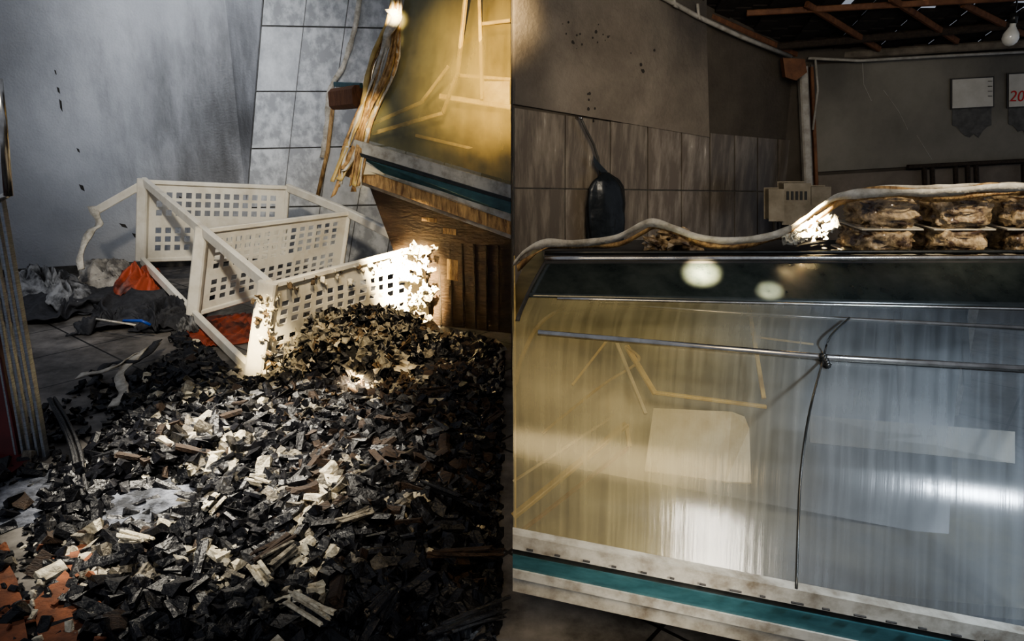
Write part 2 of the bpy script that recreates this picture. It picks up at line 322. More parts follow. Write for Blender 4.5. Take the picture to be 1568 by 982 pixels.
def flake(mb,c,s,k,seed,tilt=1.0):
    R=Euler((random.uniform(-tilt,tilt),random.uniform(-tilt,tilt),random.uniform(0,6.28))).to_matrix(); n=5; vs=[]
    for j in range(n):
        for i in range(n):
            a=(i/(n-1)-.5)*2; b=(j/(n-1)-.5)*2; rr=1+.55*noise.noise(Vector((a*1.7,b*1.7,seed*1.7)))
            p=Vector((a*s*rr,b*s*rr*.75,s*1.1*noise.noise(Vector((a*1.6,b*1.6,seed*2.3))))); vs.append(c+R@p)
    mb.add(vs,[(j*n+i,j*n+i+1,(j+1)*n+i+1,(j+1)*n+i) for j in range(n-1) for i in range(n-1)],k)
mb=MB()
for i in range(70):
    u=random.gauss(692,15); v=random.uniform(408,560); flake(mb,onY(min(u,722),v,4.2+random.uniform(-.08,.08)),random.uniform(.018,.042),random.choice(['melt','melt','flake3','flake1']),i,1.5)
for i in range(34):
    u=random.gauss(440,8); v=random.uniform(485,628); flake(mb,onY(u,v,3.35+random.uniform(-.02,.02)),random.uniform(.008,.018),random.choice(['melt','flake3','flake2']),i,1.5)
for i in range(30):
    t=i/29.; p=lerp(rp['F'],rp['G'],t); flake(mb,p+Vector((random.uniform(-.02,.02),-.03,random.uniform(-.09,.0))),random.uniform(.008,.02),random.choice(['melt','flake2']),i+50,1.5)
mb.obj("melted_plastic",rack,True,solid=.004)
# ------------------------------------------------------------------ charcoal
def poly_in(x,y,P):
    r=False; n=len(P)
    for i in range(n):
        x1,y1=P[i]; x2,y2=P[(i+1)%n]
        if (y1>y)!=(y2>y) and x<(x2-x1)*(y-y1)/(y2-y1)+x1: r=not r
    return r
bound=[(290,560),(300,590),(225,630),(180,735),(90,800),(60,930),(170,1090),(846,1090),(846,585),(760,560),(700,560),(450,640),(400,640),(340,580)]
PW=[(lambda p:(p.x,p.y))(onZ(u,v)) for u,v in bound]
xmin=min(p[0] for p in PW); xmax=-.02; ymin=1.42; ymax=max(p[1] for p in PW)
def edge_d(x,y):
    dm=9
    for i in range(len(PW)):
        a=Vector(PW[i]); b=Vector(PW[(i+1)%len(PW)]); ab=b-a; t=max(0,min(1,(Vector((x,y))-a).dot(ab)/ab.length_squared)); dm=min(dm,(a+ab*t-Vector((x,y))).length)
    return dm
pc=onZ(255,845)
def hm(x,y):
    if not poly_in(x,y,PW): return -.02
    e=min(1,edge_d(x,y)/.3); h=e*(.045+.05*noise.noise(Vector((x*2.5,y*2.5,3))))
    dd=math.hypot(x-pc.x,y-pc.y)
    return h*min(1,max(.0,(dd-.08)/.2))-.004
mb=MB(); nx,ny=70,80
def gm(s,t):
    x=lerp(xmin-.05,-.012,s); y=lerp(ymin,ymax+.05,t); h=hm(x,y); return Vector((x,y,h+.012*noise.noise(Vector((x*20,y*20,0)))*(h>0)))
grid(mb,gm,nx,ny,'soil'); pile=empty("charcoal_pile"); mb.obj("dust_bed",pile)
def chunk(mb,c,s,k,rot,kind=0):
    sx,sy,sz=s; R=rot.to_matrix()
    if kind==0:
        vs=[Vector((sx*a*random.uniform(.5,1.1),sy*b*random.uniform(.35,1.1),sz*d*random.uniform(.35,1.1))) for a in (-1,1) for b in (-1,1) for d in (-1,1)]
        fs=[(0,1,3,2),(4,6,7,5),(0,4,5,1),(2,3,7,6),(0,2,6,4),(1,5,7,3)]
    else:
        n=7; st=3; vs=[]; pr=[random.uniform(.6,1.15) for _ in range(n)]
        for q in range(st+1):
            x=sx*(2*q/st-1)
            for j in range(n):
                t=2*math.pi*j/n; r=pr[j]*random.uniform(.8,1.15); vs.append(Vector((x+random.uniform(-.14,.14)*sx*(q in(0,st)),sy*math.cos(t)*r,sz*math.sin(t)*r)))
        fs=[(q*n+j,q*n+(j+1)%n,(q+1)*n+(j+1)%n,(q+1)*n+j) for q in range(st) for j in range(n)]+[tuple(range(n))[::-1],tuple(range(st*n,(st+1)*n))]
    mb.add([c+R@p for p in vs],fs,k)
mb=MB(); cnt=0
G5=[(onZ(430,770),.06,.10),(onZ(330,660),.03,.12),(onZ(540,860),.07,.025),(onZ(300,740),.03,.03),(onZ(200,930),.05,.02),(onZ(440,960),.06,.02)]  # pale clusters: sun patches on the charcoal painted in, with some ash
while cnt<15000:
    x=random.uniform(xmin-.1,xmax-.03); y=random.uniform(ymin,ymax)
    ins=poly_in(x,y,PW)
    if not ins and random.random()>.12: continue
    if not ins and (x>-.03 or edge_d(x,y)>.35 or y>3.4): continue
    dd=math.hypot(x-pc.x,y-pc.y)
    if dd<.2 and random.random()<.72: continue
    base=max(0,hm(x,y)); r=random.random()
    s=random.uniform(.006,.015) if r<.66 else random.uniform(.014,.029)
    if x>-.08 and s>.016: s=.012
    mid=max(math.exp(-((x-g.x)**2/a+(y-g.y)**2/b)) for g,a,b in G5)
    nz=noise.noise(Vector((x*6,y*6,9)))
    pw=.012+.60*mid*(nz>.0)+.05*(nz>.25); q=random.random()
    k='ashw' if q<pw*.5 else ('ashc' if q<pw else ('char2' if q<pw+.15 else ('brownc' if q<pw+.19+.25*(x>-.75)*(y>2.2) else 'char')))
    el=random.uniform(1,1.8)
    chunk(mb,Vector((x,y,base+s*random.uniform(.1,1.2))),(s*el,s*random.uniform(.7,1.15),s*random.uniform(.5,1.0)),k,Euler((random.uniform(-.9,.9),random.uniform(-.7,.7),random.uniform(0,6.28))),1 if s>.018 and random.random()<.5 else 0)
    cnt+=1
for i in range(90):
    while True:
        x=random.uniform(-1.5,-.12); y=random.uniform(1.5,3.2)
        if poly_in(x,y,PW) and math.hypot(x-pc.x,y-pc.y)>.22: break
    s=random.uniform(.012,.022); k=random.choice(['char','char','char','char2','brownc'])
    chunk(mb,Vector((x,y,max(0,hm(x,y))+.035)),(s*random.uniform(2,3.6),s,s*.8),k,Euler((random.uniform(-.3,.3),random.uniform(-.35,.35),random.uniform(0,6.28))),1)
mb.obj("charcoal_lumps",pile)
mb=MB()
for (u,v,L,ang,k) in [(455,915,.13,60,'brownc'),(465,925,.12,65,'ashc'),(430,955,.10,-50,'ashw'),(515,1010,.14,-35,'ashw'),(585,860,.14,35,'ashc'),(770,920,.2,5,'brownc'),(350,840,.08,80,'ashw'),(225,895,.1,-20,'ashw'),(720,650,.12,20,'brownc'),(640,700,.1,-30,'brownc'),(780,1030,.2,30,'char2'),(430,800,.07,-20,'ashw'),(640,1000,.12,70,'char2'),(820,700,.1,50,'brownc'),(740,820,.16,-30,'char2')]:
    p=onZ(u,v,.09)
    for q in range(7):
        o=Vector((random.uniform(-.02,.02),random.uniform(-.015,.015),random.uniform(-.012,.02)))
        chunk(mb,p+o,(L/2*random.uniform(.7,1),.008,.006),k,Euler((random.uniform(-.4,.4),random.uniform(-.15,.15),math.radians(ang)+random.uniform(-.12,.12))),1)
mb.obj("split_sticks",pile)
mb=MB()
def ashf(s,t):
    a=s*2*math.pi; r=t; x=pc.x+math.cos(a)*.30*r*(1+.5*noise.noise(Vector((math.cos(a)*2,math.sin(a)*2,1)))); y=pc.y+math.sin(a)*.26*r*(1+.5*noise.noise(Vector((math.cos(a)*2,math.sin(a)*2,4))))
    return Vector((x,y,.03*(1-r*r)+.022*noise.noise(Vector((x*14,y*14,0)))*(1-r)+.001))
grid(mb,ashf,80,30,'ash')
pc2=onZ(25,830)
def ashf2(s,t):
    a=s*2*math.pi; x=pc2.x+math.cos(a)*.2*t*(1+.3*noise.noise(Vector((math.cos(a)*2,math.sin(a)*2,7)))); y=pc2.y+math.sin(a)*.24*t
    return Vector((x,y,.012*(1-t*t)+.006*noise.noise(Vector((x*14,y*14,0)))*(1-t)+.001))
grid(mb,ashf2,40,14,'ash'); mb.obj("ash_heap",None,True)
# ------------------------------------------------------------------ burnt debris heap
deb=empty("burnt_debris_heap"); dc=Vector((-.78,3.60,0))
def dh(x,y):
    r=math.hypot((x-dc.x)/.54,(y-dc.y)/.46); return max(0,.25*(1-r*r)+.06*noise.noise(Vector((x*7,y*7,0))))
mb=MB(); grid(mb,lambda s,t:(lambda x,y:Vector((x,y,dh(x,y)-.012)))(dc.x-.55+1.1*s,dc.y-.48+.96*t),50,44,'soil'); mb.obj("debris_core",deb)
mb=MB()
for i in range(1150):
    x=random.gauss(dc.x,.28); y=random.gauss(dc.y,.23); h=dh(x,y)
    if h<=0 and random.random()<.6 or x>-.06: continue
    s=random.choice([random.uniform(.010,.022),random.uniform(.02,.048)]); flake(mb,Vector((x,y,h+s*.5)),s,random.choice(['flake1','flake1','flake1','flake2','flake3','char2','ashc','char2','char','char']),i,1.2)
for i in range(520):
    x=random.uniform(-1.0,-.05); y=random.uniform(2.7,3.7); s=random.uniform(.012,.035)
    flake(mb,Vector((x,y,.055+s*.3)),s,random.choice(['flake2','flake1','char2','char','brownc','char']),i+3000)
mb.obj("burnt_flakes",deb,solid=.003)
# ------------------------------------------------------------------ clothes
def cloth(name,u,v,w,dpt,hh,k,rot,seed,parent=None,n=60,fold=.05):
    c=onZ(u,v,0.0); mb=MB(); R=Matrix.Rotation(math.radians(rot),3,'Z')
    def f(s,t):
        a=(s-.5)*2;b=(t-.5)*2
        q=Vector((a*w/2,b*dpt/2,0)); q+=noise.noise_vector(Vector((a*1.3,b*1.3,seed)))*w*.25; q.z=0
        e=max(0,1-(a*a+b*b)*.75)
        wx=a+.5*noise.noise(Vector((a,b,seed+7.)))
        z=hh*e**.7+fold*(1-abs(noise.noise(Vector((wx*4.2,b*1.1,seed*3.)))*3.0))*(.35+e)+.010*noise.noise(Vector((a*9,b*9,seed)))
        q=R@q; return c+Vector((q.x,q.y,max(z,.006)))
    grid(mb,f,n,n,k); return mb.obj(name,parent,True,solid=.006)
pil=empty("burnt_clothes_pile")
cloth("black_shirt",110,512,.9,.7,.07,'cblack',20,1,pil)
cloth("black_cloth",240,515,.8,.6,.07,'cblack',-10,2,pil)
cloth("grey_cloth",72,500,.45,.5,.20,'cgrey',35,3,pil)
cloth("striped_grey_cloth",120,512,.46,.36,.14,'cgrey',-30,8,pil)
cloth("pale_rag",178,482,.46,.42,.17,'rag',-35,4,pil)
cloth("orange_red_cloth",230,497,.34,.42,.20,'cred',15,5,pil)
cloth("black_sleeve",205,548,.6,.22,.06,'cblack',12,6,pil)
cloth("black_rag_end",280,535,.35,.5,.10,'cblack',12,16,pil)
mb=MB(); mb.tube([onZ(205,533,.12),onZ(235,533,.13),onZ(250,540,.10)],.009,'cblue'); mb.tube([onZ(160,530,.12),onZ(225,540,.12)],.006,'strap'); mb.obj("blue_pen",pil,True)
cloth("orange_cloth",370,550,.36,.6,.0,'cred',10,9,fold=.03).name="orange_red_rag"
mb=MB(); ribbon(mb,[onZ(265,572,.06),onZ(225,590,.05),onZ(185,612,.07),onZ(130,625,.03)],.05,'strap',axis=Vector((.3,1,.4)),wob=.8,seed=2)
ribbon(mb,[onZ(240,580,.08),onZ(200,620,.05),onZ(205,650,.04),onZ(190,675,.02)],.05,'strap',axis=Vector((1,.3,.3)),wob=.8,seed=5)
ribbon(mb,[onZ(262,566,.08),onZ(230,600,.07),onZ(180,604,.05),onZ(150,640,.04)],.04,'cblack',axis=Vector((1,.6,.3)),wob=.8,seed=6)
mb.obj("charred_strap",None,True,solid=.006)
mb=MB()
for q in range(5):
    o=Vector((q*.006-.01,random.uniform(-.01,.01),random.uniform(0,.012)))
    mb.tube([p+o for p in crom([onZ(85,665,.05),onZ(112,715,.06),onZ(128,760,.05),onZ(135,810,.03),onZ(150,855,.02)],4)],[.005+.004*random.random() for _ in range(17)],'brownc' if q%2 else 'char2',6)
mb.obj("charred_branch")
cloth("bag_scraps",315,550,.14,.14,.03,'cgrey',0,11)
mb=MB()
for P in [[(-20,880),(30,975),(50,1090),(-30,1090)],[(60,1010),(110,960),(150,1000),(130,1090),(70,1090)],[(-10,990),(35,1000),(50,1040),(-20,1040)],[(100,935),(160,905),(170,950),(130,970)]]:
    q=[onZ(u,v,.004) for u,v in P]; mb.slab(q,.02+random.random()*.012,'brick',Vector((0,0,1)))
q=[onZ(u,v,.001) for u,v in [(-60,700),(60,765),(10,800),(-60,790)]]; mb.slab(q,.02,'maroon',Vector((0,0,1)))
for i in range(40):
    p=onZ(random.uniform(0,170),random.uniform(900,1065),.03); s=random.uniform(.008,.02); chunk(mb,p,(s,s*.8,s*.5),random.choice(['brick','ashw','char']),Euler((random.random(),random.random(),random.random()*6)))
mb.obj("broken_terracotta_tiles",bevel=.002)
# ------------------------------------------------------------------ LEFT display case
def case_surface(rows,dY=0):
    Lc=crom([Vector((r[0],r[1],r[4])) for r in rows],10); Rc=crom([Vector((r[2],r[3],r[5])) for r in rows],10)
    def f(s,t):
        x=t*(len(Lc)-1); i=min(int(x),len(Lc)-2); fr=x-i
        l=lerp(Lc[i],Lc[i+1],fr); r=lerp(Rc[i],Rc[i+1],fr)
        pl=onY(l.x,l.y,l.z); pr=onY(r.x,r.y,r.z); p=lerp(pl,pr,s); p.y+=dY; return p
    return f
M['glassL']=glassmat('yellow_reflection_glass',(.30,.275,.13),(.48,.37,.13),.28,.60,(9,1.2,1),.35,.95)  # golden reflected light painted into the haze
M['glassR']=glassmat('hazy_reflection_glass',(.40,.345,.185),(.215,.23,.24),.26,.68,(60,1.0,1),.38,.70)  # warm reflections left, cool right, painted into the haze
def linermat(name,cl,cr):
    m,nt,b=newmat(name); N=nt.nodes; L=nt.links
    uv=N.new("ShaderNodeUVMap"); uv.uv_map="UVMap"; sp=N.new("ShaderNodeSeparateXYZ"); L.new(uv.outputs[0],sp.inputs[0])
    n=N.new("ShaderNodeTexNoise"); n.inputs["Scale"].default_value=3; n.inputs["Detail"].default_value=8; L.new(uv.outputs[0],n.inputs["Vector"])
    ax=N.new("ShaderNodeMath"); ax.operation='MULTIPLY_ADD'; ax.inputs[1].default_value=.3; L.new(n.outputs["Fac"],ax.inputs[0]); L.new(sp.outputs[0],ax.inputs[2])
    r=N.new("ShaderNodeValToRGB"); r.color_ramp.elements[0].position=.5; r.color_ramp.elements[1].position=.72; r.color_ramp.elements[0].color=(*cl,1); r.color_ramp.elements[1].color=(*cr,1); L.new(ax.outputs[0],r.inputs[0])  # ramp puts the reflected warm and grey light into the liner colour
    n2=N.new("ShaderNodeTexNoise"); n2.inputs["Scale"].default_value=4; n2.inputs["Detail"].default_value=9; L.new(uv.outputs[0],n2.inputs["Vector"])
    r2=N.new("ShaderNodeValToRGB"); r2.color_ramp.elements[0].position=.40; r2.color_ramp.elements[1].position=.60; r2.color_ramp.elements[0].color=(.2,.19,.17,1); r2.color_ramp.elements[1].color=(1,1,1,1); L.new(n2.outputs[0],r2.inputs[0])
    mx=N.new("ShaderNodeMix"); mx.data_type='RGBA'; mx.blend_type='MULTIPLY'; mx.inputs[0].default_value=1; L.new(r.outputs[0],mx.inputs[6]); L.new(r2.outputs[0],mx.inputs[7])
    L.new(mx.outputs[2],b.inputs["Base Color"]); b.inputs["Roughness"].default_value=.4; return m
M['linerL']=linermat('gold_reflection_liner',(.17,.155,.07),(.26,.19,.06))
M['linerR']=linermat('gold_grey_reflection_liner',(.34,.28,.14),(.085,.09,.09))
cl=empty("refrigerated_display_case")
rowsL=[(668,-60,848,-70,4.75,4.55),(640,60,848,70,4.55,4.3),(612,150,848,190,4.35,4.05),(592,238,848,312,4.15,3.85)]
f=case_surface(rowsL); mb=MB(); grid(mb,f,30,30,'glassL',True); o=mb.obj("curved_glass",cl,True); add_uv(o,30,30)
f2=case_surface(rowsL,dY=.35)
mb=MB(); grid(mb,f2,30,30,'linerL',True); o=mb.obj("inner_liner",cl,True); add_uv(o,30,30)
mb=MB()
for a,b,w,k in [((618,222),(735,188),.022,'gold'),((735,188),(760,120),.02,'gold'),((760,120),(775,-20),.022,'brass'),((795,-20),(800,165),.02,'brass'),((730,160),(848,178),.03,'brass'),((760,125),(848,132),.02,'brass'),((620,205),(700,170),.02,'gold'),((700,170),(745,110),.02,'gold'),((690,225),(848,262),.018,'gold'),((800,40),(848,34),.02,'gold')]:
    mb.beam(onY(*a,4.40),onY(*b,4.33),w,w,k)
mb.obj("inner_bars_and_reflections",cl)
mb=MB()
q=[onY(802,135,4.34),onY(846,135,4.32),onY(846,174,4.32),onY(802,168,4.34)]; mb.slab(q,.01,'brass'); mb.obj("inner_panel",cl)
def strip(mb,a,b,c,d,Y1,Y2,th,k,dy=0):
    q=[onY(*a,Y1+dy),onY(*b,Y2+dy),onY(*c,Y2+dy),onY(*d,Y1+dy)]; mb.slab(q,th,k)
mb=MB()
strip(mb,(588,232),(848,308),(848,330),(583,250),4.13,3.83,.02,'wht_fr')
strip(mb,(583,250),(848,330),(848,336),(582,255),4.12,3.82,.02,'black')
strip(mb,(600,262),(848,336),(848,355),(640,290),4.12,3.82,.02,'teal')
strip(mb,(582,256),(640,290),(600,290),(578,270),4.125,4.08,.02,'cream')
strip(mb,(640,290),(848,352),(848,368),(600,280),4.1,3.83,.02,'wht_fr')
strip(mb,(572,270),(848,366),(848,390),(566,290),4.14,3.84,.02,'tan')
strip(mb,(600,300),(848,390),(848,397),(600,307),4.15,3.86,.02,'wht_fr')
mb.obj("bottom_frame",cl)
mb=MB()
q0=[onY(612,306,4.35),onY(848,380,4.15)]; z0=min(q0[0].z,q0[1].z)
mb.slab([q0[0],q0[1],Vector((q0[1].x,4.15,.0)),Vector((q0[0].x+.28,4.35,.0))],-.3,'basewood',Vector((0,-1,0)))
for i in range(9):
    t=i/9; p=lerp(Vector((q0[0].x+.2,4.33,.0)),Vector((q0[1].x,4.13,.0)),t); mb.beam(p+Vector((0,0,.02)),p+Vector((0,0,z0-.1)),.012,.012,'wooddark')
for (u,v,w,h) in [(735,378,22,10),(742,430,18,34),(700,360,25,7)]:
    mb.slab([onY(u,v,4.11),onY(u+w,v+3,4.10),onY(u+w,v+h+3,4.10),onY(u,v+h,4.11)],.01,'tan',Vector((0,1,0)))
mb.obj("base_cabinet",cl)
mb=MB()
for i in range(12):
    dx=i*2.8-15; dy=random.uniform(-6,6); sw=random.uniform(-11,11)
    ribbon(mb,[onY(660+dx*.4,-20,4.6),onY(654+dx*.6,30+dy,4.5),onY(632+dx+sw,110+dy,4.35),onY(606+dx-sw*.6,200+dy,4.2),onY(585+dx*1.3,262+dy,4.1),onY(570+dx*1.1+sw,random.uniform(280,328),4.06)],random.uniform(.014,.034),['tan','gold','strap','tan'][i%4],axis=Vector((1,-.3,0)),wob=1.0,seed=i*3)
ribbon(mb,[onY(648,15,4.5),onY(658,30,4.48),onY(642,60,4.4),onY(640,80,4.4)],.06,'strap',axis=Vector((1,0,0)),wob=.6)
mb.obj("peeling_gasket",cl,True,solid=.006)
mb=MB(); ribbon(mb,[onP(602,0,CR,nB)+nB*.04,onP(595,50,CR,nB)+nB*.05,onP(575,110,CR,nB)+nB*.04,onP(556,150,CR,nB)+nB*.06,onP(548,210,CR,nB)+nB*.04,onP(540,262,CR,nB)+nB*.04],.045,'strap',axis=Vector((1,0,0)),wob=.5)
mb.tube([p+nB*.03 for p in [onP(560,148,CR,nB),onP(548,250,CR,nB),onP(530,330,CR,nB)]],.014,'tan'); mb.obj("hanging_cable",None,True,solid=.004)
mb=MB(); mb.beam(onY(560,165,4.9),onY(600,160,4.6),.12,.13,'wood'); mb.beam(onY(556,140,4.92),onY(600,142,4.6),.02,.03,'teal'); mb.obj("wooden_block",cl)
# ------------------------------------------------------------------ RIGHT ROOM
mb=MB(); mb.slab([W0,WC,WC+Vector((0,0,1.62)),W0+Vector((0,0,2.1))],-.006,'plaster_d',nR)
mb.slab([onP(u,v,W0,nR)+nR*.001 for u,v in [(851,-70),(1168,-70),(1168,48),(1173,228),(851,173)]],.02,'plaster_r',nR)
for i in range(30):
    cx,cy=random.choice([(945,55),(950,75),(975,165),(985,180),(1000,60),(1060,100)]); u=random.gauss(cx,14); v=random.gauss(cy,12)
    if u<856: continue
    a=random.uniform(.8,3.0); mb.slab([onP(u+a*math.cos(t)*.8,v+a*math.sin(t)*1.2,W0,nR)+nR*.0215 for t in (0,1,2,3,4,5)],.002,'soot',nR)
mb.slab([onP(u,v,W0,nR)+nR*.001 for u,v in [(851,178),(1316,268),(1316,470),(851,470)]],.008,'grout',nR)
tx=[851,935,1010,1072,1128,1175,1216,1254,1288,1316]
for i in range(9):
    def top(u): return 178+(u-851)*.155*(1-.25*(u-851)/465)
    for a,b in ((0,1),(1,2),(2,3)):
        def rowv(u,r): return [top(u),312+(u-851)*.014,432-(u-851)*.02,545][r]
        q=[onP(tx[i]+1,rowv(tx[i],a)+1.5,W0,nR),onP(tx[i+1]-1,rowv(tx[i+1],a)+1.5,W0,nR),onP(tx[i+1]-1,rowv(tx[i+1],b)-1,W0,nR),onP(tx[i]+1,rowv(tx[i],b)-1,W0,nR)]
        mb.slab([p+nR*.009 for p in q],.006,random.choice(['tC','tD','tC']),nR)
mb.obj("wall_side_tiled")
mb=MB(); mb.slab([WC,WE,WE+Vector((0,0,1.7)),WC+Vector((0,0,1.62))],-.08,'plaster_d',nK)
mb.slab([onP(u,v,WC,nK)+nK*.001 for u,v in [(1345,108),(1760,82),(1760,262),(1345,286)]],.012,'plaster_b',nK)
for L_ in [[(1430,105),(1432,140),(1445,168)],[(1465,150),(1490,185),(1505,215)],[(1520,225),(1545,265)]]:
    mb.tube([onP(u,v,WC,nK)+nK*.014 for u,v in L_],.0018,'pipe',5)
mb.slab([onP(u,v,WC,nK)+nK*.001 for u,v in [(1345,292),(1760,268),(1760,470),(1345,470)]],.01,'plaster_r',nK)
mb.obj("wall_back_kitchen")
mb=MB()
for u in (1527,1540,1578,1598,1612,1690): mb.tube([onP(u,272,WC,nK)+nK*.05,onP(u+2,330,WC,nK)+nK*.05],.014,'wooddark',8)
mb.beam(onP(1500,276,WC,nK)+nK*.05,onP(1760,262,WC,nK)+nK*.05,.03,.02,'wooddark'); mb.obj("wall_rail")
mb=MB(); a=onP(1326,112,WC,nK)+nK*.06; b=onP(1336,330,WC,nK)+nK*.06; b=a+(b-a)*(a.z/(a.z-b.z)); mb.beam(a,b,.05,.05,'pipe',up=Vector((0,1,0))); mb.beam(a+Vector((.05,0,0)),b+Vector((.05,0,0)),.018,.03,'wood',up=Vector((0,1,0)))
mb.slab([onY(u,v,4.22) for u,v in [(1300,96),(1336,98),(1340,120),(1322,134),(1304,128)]],.05,'wood'); mb.obj("corner_post")
def zc(y): return 1.60+.42*(4.45-y)
ceil=MB(); nb=40
gaps={(21,17),(23,17),(24,18),(26,18),(28,17),(29,18),(30,18),(31,17),(35,18),(33,17),(19,18)}
xs_=np.linspace(0.0,3.5,nb+1); ys_=np.linspace(2.2,4.5,25)
for i in range(nb):
    for j in range(24):
        if (i,j) in gaps: continue
        x0,x1=xs_[i],xs_[i+1]; y0,y1=ys_[j],ys_[j+1]; o=.012*((i*7)%3)
        ceil.slab([(x0-.004,y0-.01,zc(y0)+o),(x1+.004,y0-.01,zc(y0)+o),(x1+.004,y1+.01,zc(y1)+o),(x0-.004,y1+.01,zc(y1)+o)],.015,'roof',Vector((0,0,1)))
for (i,j) in gaps:
    x0,x1=xs_[i]-.01,xs_[i+1]+.01; y0,y1=ys_[j],ys_[j]+.075; ceil.slab([(x0,y0,zc(y0)+.05),(x1,y0,zc(y0)+.05),(x1,y1,zc(y1)+.06),(x0,y1,zc(y1)+.06)],.01,'clay',Vector((0,0,1)))
ceil.obj("ceiling")
mb=MB()
def cp(u,v):
    n=Vector((0,.42,1)).normalized(); return onP(u,v,Vector((0,4.45,1.60)),n)-Vector((0,0,.02))
mb.beam(cp(1300,92),cp(1760,62),.05,.045,'woodpale'); mb.beam(cp(1280,72),cp(1760,28),.05,.04,'wooddark')
for P in [((1180,20),(1330,88)),((1340,0),(1460,75)),((1480,-10),(1590,62)),((1240,15),(1760,-15)),((1600,0),(1700,50))]: mb.beam(cp(*P[0]),cp(*P[1]),.025,.03,'wood')
mb.obj("trim_1")
mb=MB(); pts=[onP(1010,-45,W0,nR)+nR*.04,onP(1105,5,W0,nR)+nR*.04,onP(1150,30,W0,nR)+nR*.04,onP(1220,62,W0,nR)+nR*.04,onP(1300,95,W0,nR)+nR*.05]
mb.tube(pts,.012,'pipe'); mb.tube([onP(u,v,WC,nK)+nK*.06 for u,v in [(1335,98),(1420,102),(1560,94),(1760,84)]],.008,'pipe')
mb.tube([onP(1345,100,WC,nK)+nK*.08,onP(1348,150,WC,nK)+nK*.09,onP(1340,215,WC,nK)+nK*.09],.006,'pipe')
for u,v in ((1108,8),(1148,28)): mb.tube([onP(u,v-20,W0,nR)+nR*.04,onP(u,v+4,W0,nR)+nR*.05,onP(u+8,v+6,W0,nR)+nR*.04],.008,'pipe')
mb.obj("electrical_conduit",None,True)
def calendar(nm,u0,v0,u1,v1,red):
    e=empty(nm); mb=MB()
    P=[onP(u,v,WC,nK)+nK*.02 for u,v in [(u0,v0+4),(u1,v0),(u1,v1-4),(u0,v1)]]
    mb.slab(P,.006,'rubber',nK); c=sum(P,Vector())/4; mb.slab([c+(p-c)*.93+nK*.007 for p in P],.003,'paper',nK)
    if not red:
        for k in range(4): 
            a=bil([P[0],P[1],P[2],P[3]],.85,.15+.16*k)+nK*.012; mb.beam(a,a+Vector((.02,0,0)),.01,.003,'ink')
    mb.obj("framed_sheet",e)
    mb=MB(); rng=random.Random(u0); 
    pts=[(u0+4,v1)]+[(lerp(u0+4,u1-3,i/9.),v1+26+26*math.sin(math.pi*i/9.)**1.5*rng.uniform(.3,1)) for i in range(10)]+[(u1-3,v1-4)]
    mb.slab([onP(u,v,WC,nK)+nK*.016 for u,v in pts][::-1],.002,'burntpaper',nK); mb.obj("scorched_lower_page",e)
    if red:
        t=bpy.data.curves.new("year_text",'FONT'); t.body="2025"; t.size=.085; t.extrude=.001; to=bpy.data.objects.new("year_text",t); t.materials.append(M['redink']); sc.collection.objects.link(to); to.parent=e
        to.location=bil(P,.03,.80)+nK*.012; to.rotation_euler=(math.pi/2,0,math.atan2(WE.y-WC.y,WE.x-WC.x))
calendar("wall_calendar",1574,127,1646,182,False); calendar("wall_calendar.001",1667,118,1745,180,True)
e=empty("hanging_light_bulb"); mb=MB(); bc=onY(1678,60,3.6)
prof=[(-.045,.002),(-.04,.018),(-.028,.03),(-.01,.036),(.01,.033),(.028,.022),(.042,.014),(.06,.013)]
mb.tube([bc+Vector((0,0,z)) for z,r in prof],[r for z,r in prof],'bulb',18); mb.obj("glass_envelope",e,True)
mb=MB(); mb.tube([bc+Vector((0,0,.055)),bc+Vector((0,0,.10))],.017,'black',12); mb.tube([bc+Vector((0,0,.1)),bc+Vector((-.004,0,zc(3.6)-bc.z))],.004,'black',6); mb.obj("socket_and_cord",e,True)
e=empty("black_plastic_bag"); mb=MB(); vs=[]; nu,nv=40,34
prof=[(0,.15),(.04,.35),(.1,.66),(.2,.90),(.4,.99),(.7,1.0),(.93,.95),(1,.8)]
for j in range(nv):
    t=j/(nv-1); w=np.interp(t,[p[0] for p in prof],[p[1] for p in prof]); v=285+t*122; 
    c=onP(990+2*t,v,W0,nR)+nR*.07
    for i in range(nu):
        a=2*math.pi*i/nu; tdir=(WC-W0).normalized()
        r=1+.12*noise.noise(Vector((math.cos(a)*2.5,math.sin(a)*2.5,t*1.5)))+.07*math.sin(a*7+t*3)+.05*noise.noise(Vector((math.cos(a)*6,math.sin(a)*6,t*7)))
        vs.append(c+tdir*math.cos(a)*.115*w*r+nR*math.sin(a)*.045*w*r)
mb.add(vs,[(j*nu+i,j*nu+(i+1)%nu,(j+1)*nu+(i+1)%nu,(j+1)*nu+i) for j in range(nv-1) for i in range(nu)]+[tuple(range(nu))[::-1],tuple(range((nv-1)*nu,nv*nu))],'bag'); mb.obj("bag_body",e,True)
mb=MB(); mb.tube([onP(u,v,W0,nR)+nR*.05 for u,v in [(953,196),(962,215),(975,240),(982,262),(986,290)]],.006,'rubber',7); mb.tube([onP(953,196,W0,nR),onP(953,196,W0,nR)+nR*.06],.006,'chrome',7)
ribbon(mb,[onP(u,v,W0,nR)+nR*.06 for u,v in [(972,262),(981,275),(995,288)]],.03,'bag',wob=.5)
mb.obj("hanging_cord",e,True)
e=empty("electrical_meter_box"); mb=MB()
def bx(mb,u0,v0,u1,v1,Y,dp_,k): mb.slab([onY(u0,v0,Y),onY(u1,v0,Y),onY(u1,v1,Y),onY(u0,v1,Y)],dp_,k,Vector((0,1,0)))
bx(mb,1278,316,1300,366,3.95,.08,'box'); bx(mb,1303,306,1345,340,4.0,.1,'box'); bx(mb,1300,342,1380,372,3.98,.1,'box'); bx(mb,1348,312,1378,340,4.0,.08,'box')
mb.obj("housings",e,bevel=.006)
mb=MB(); 
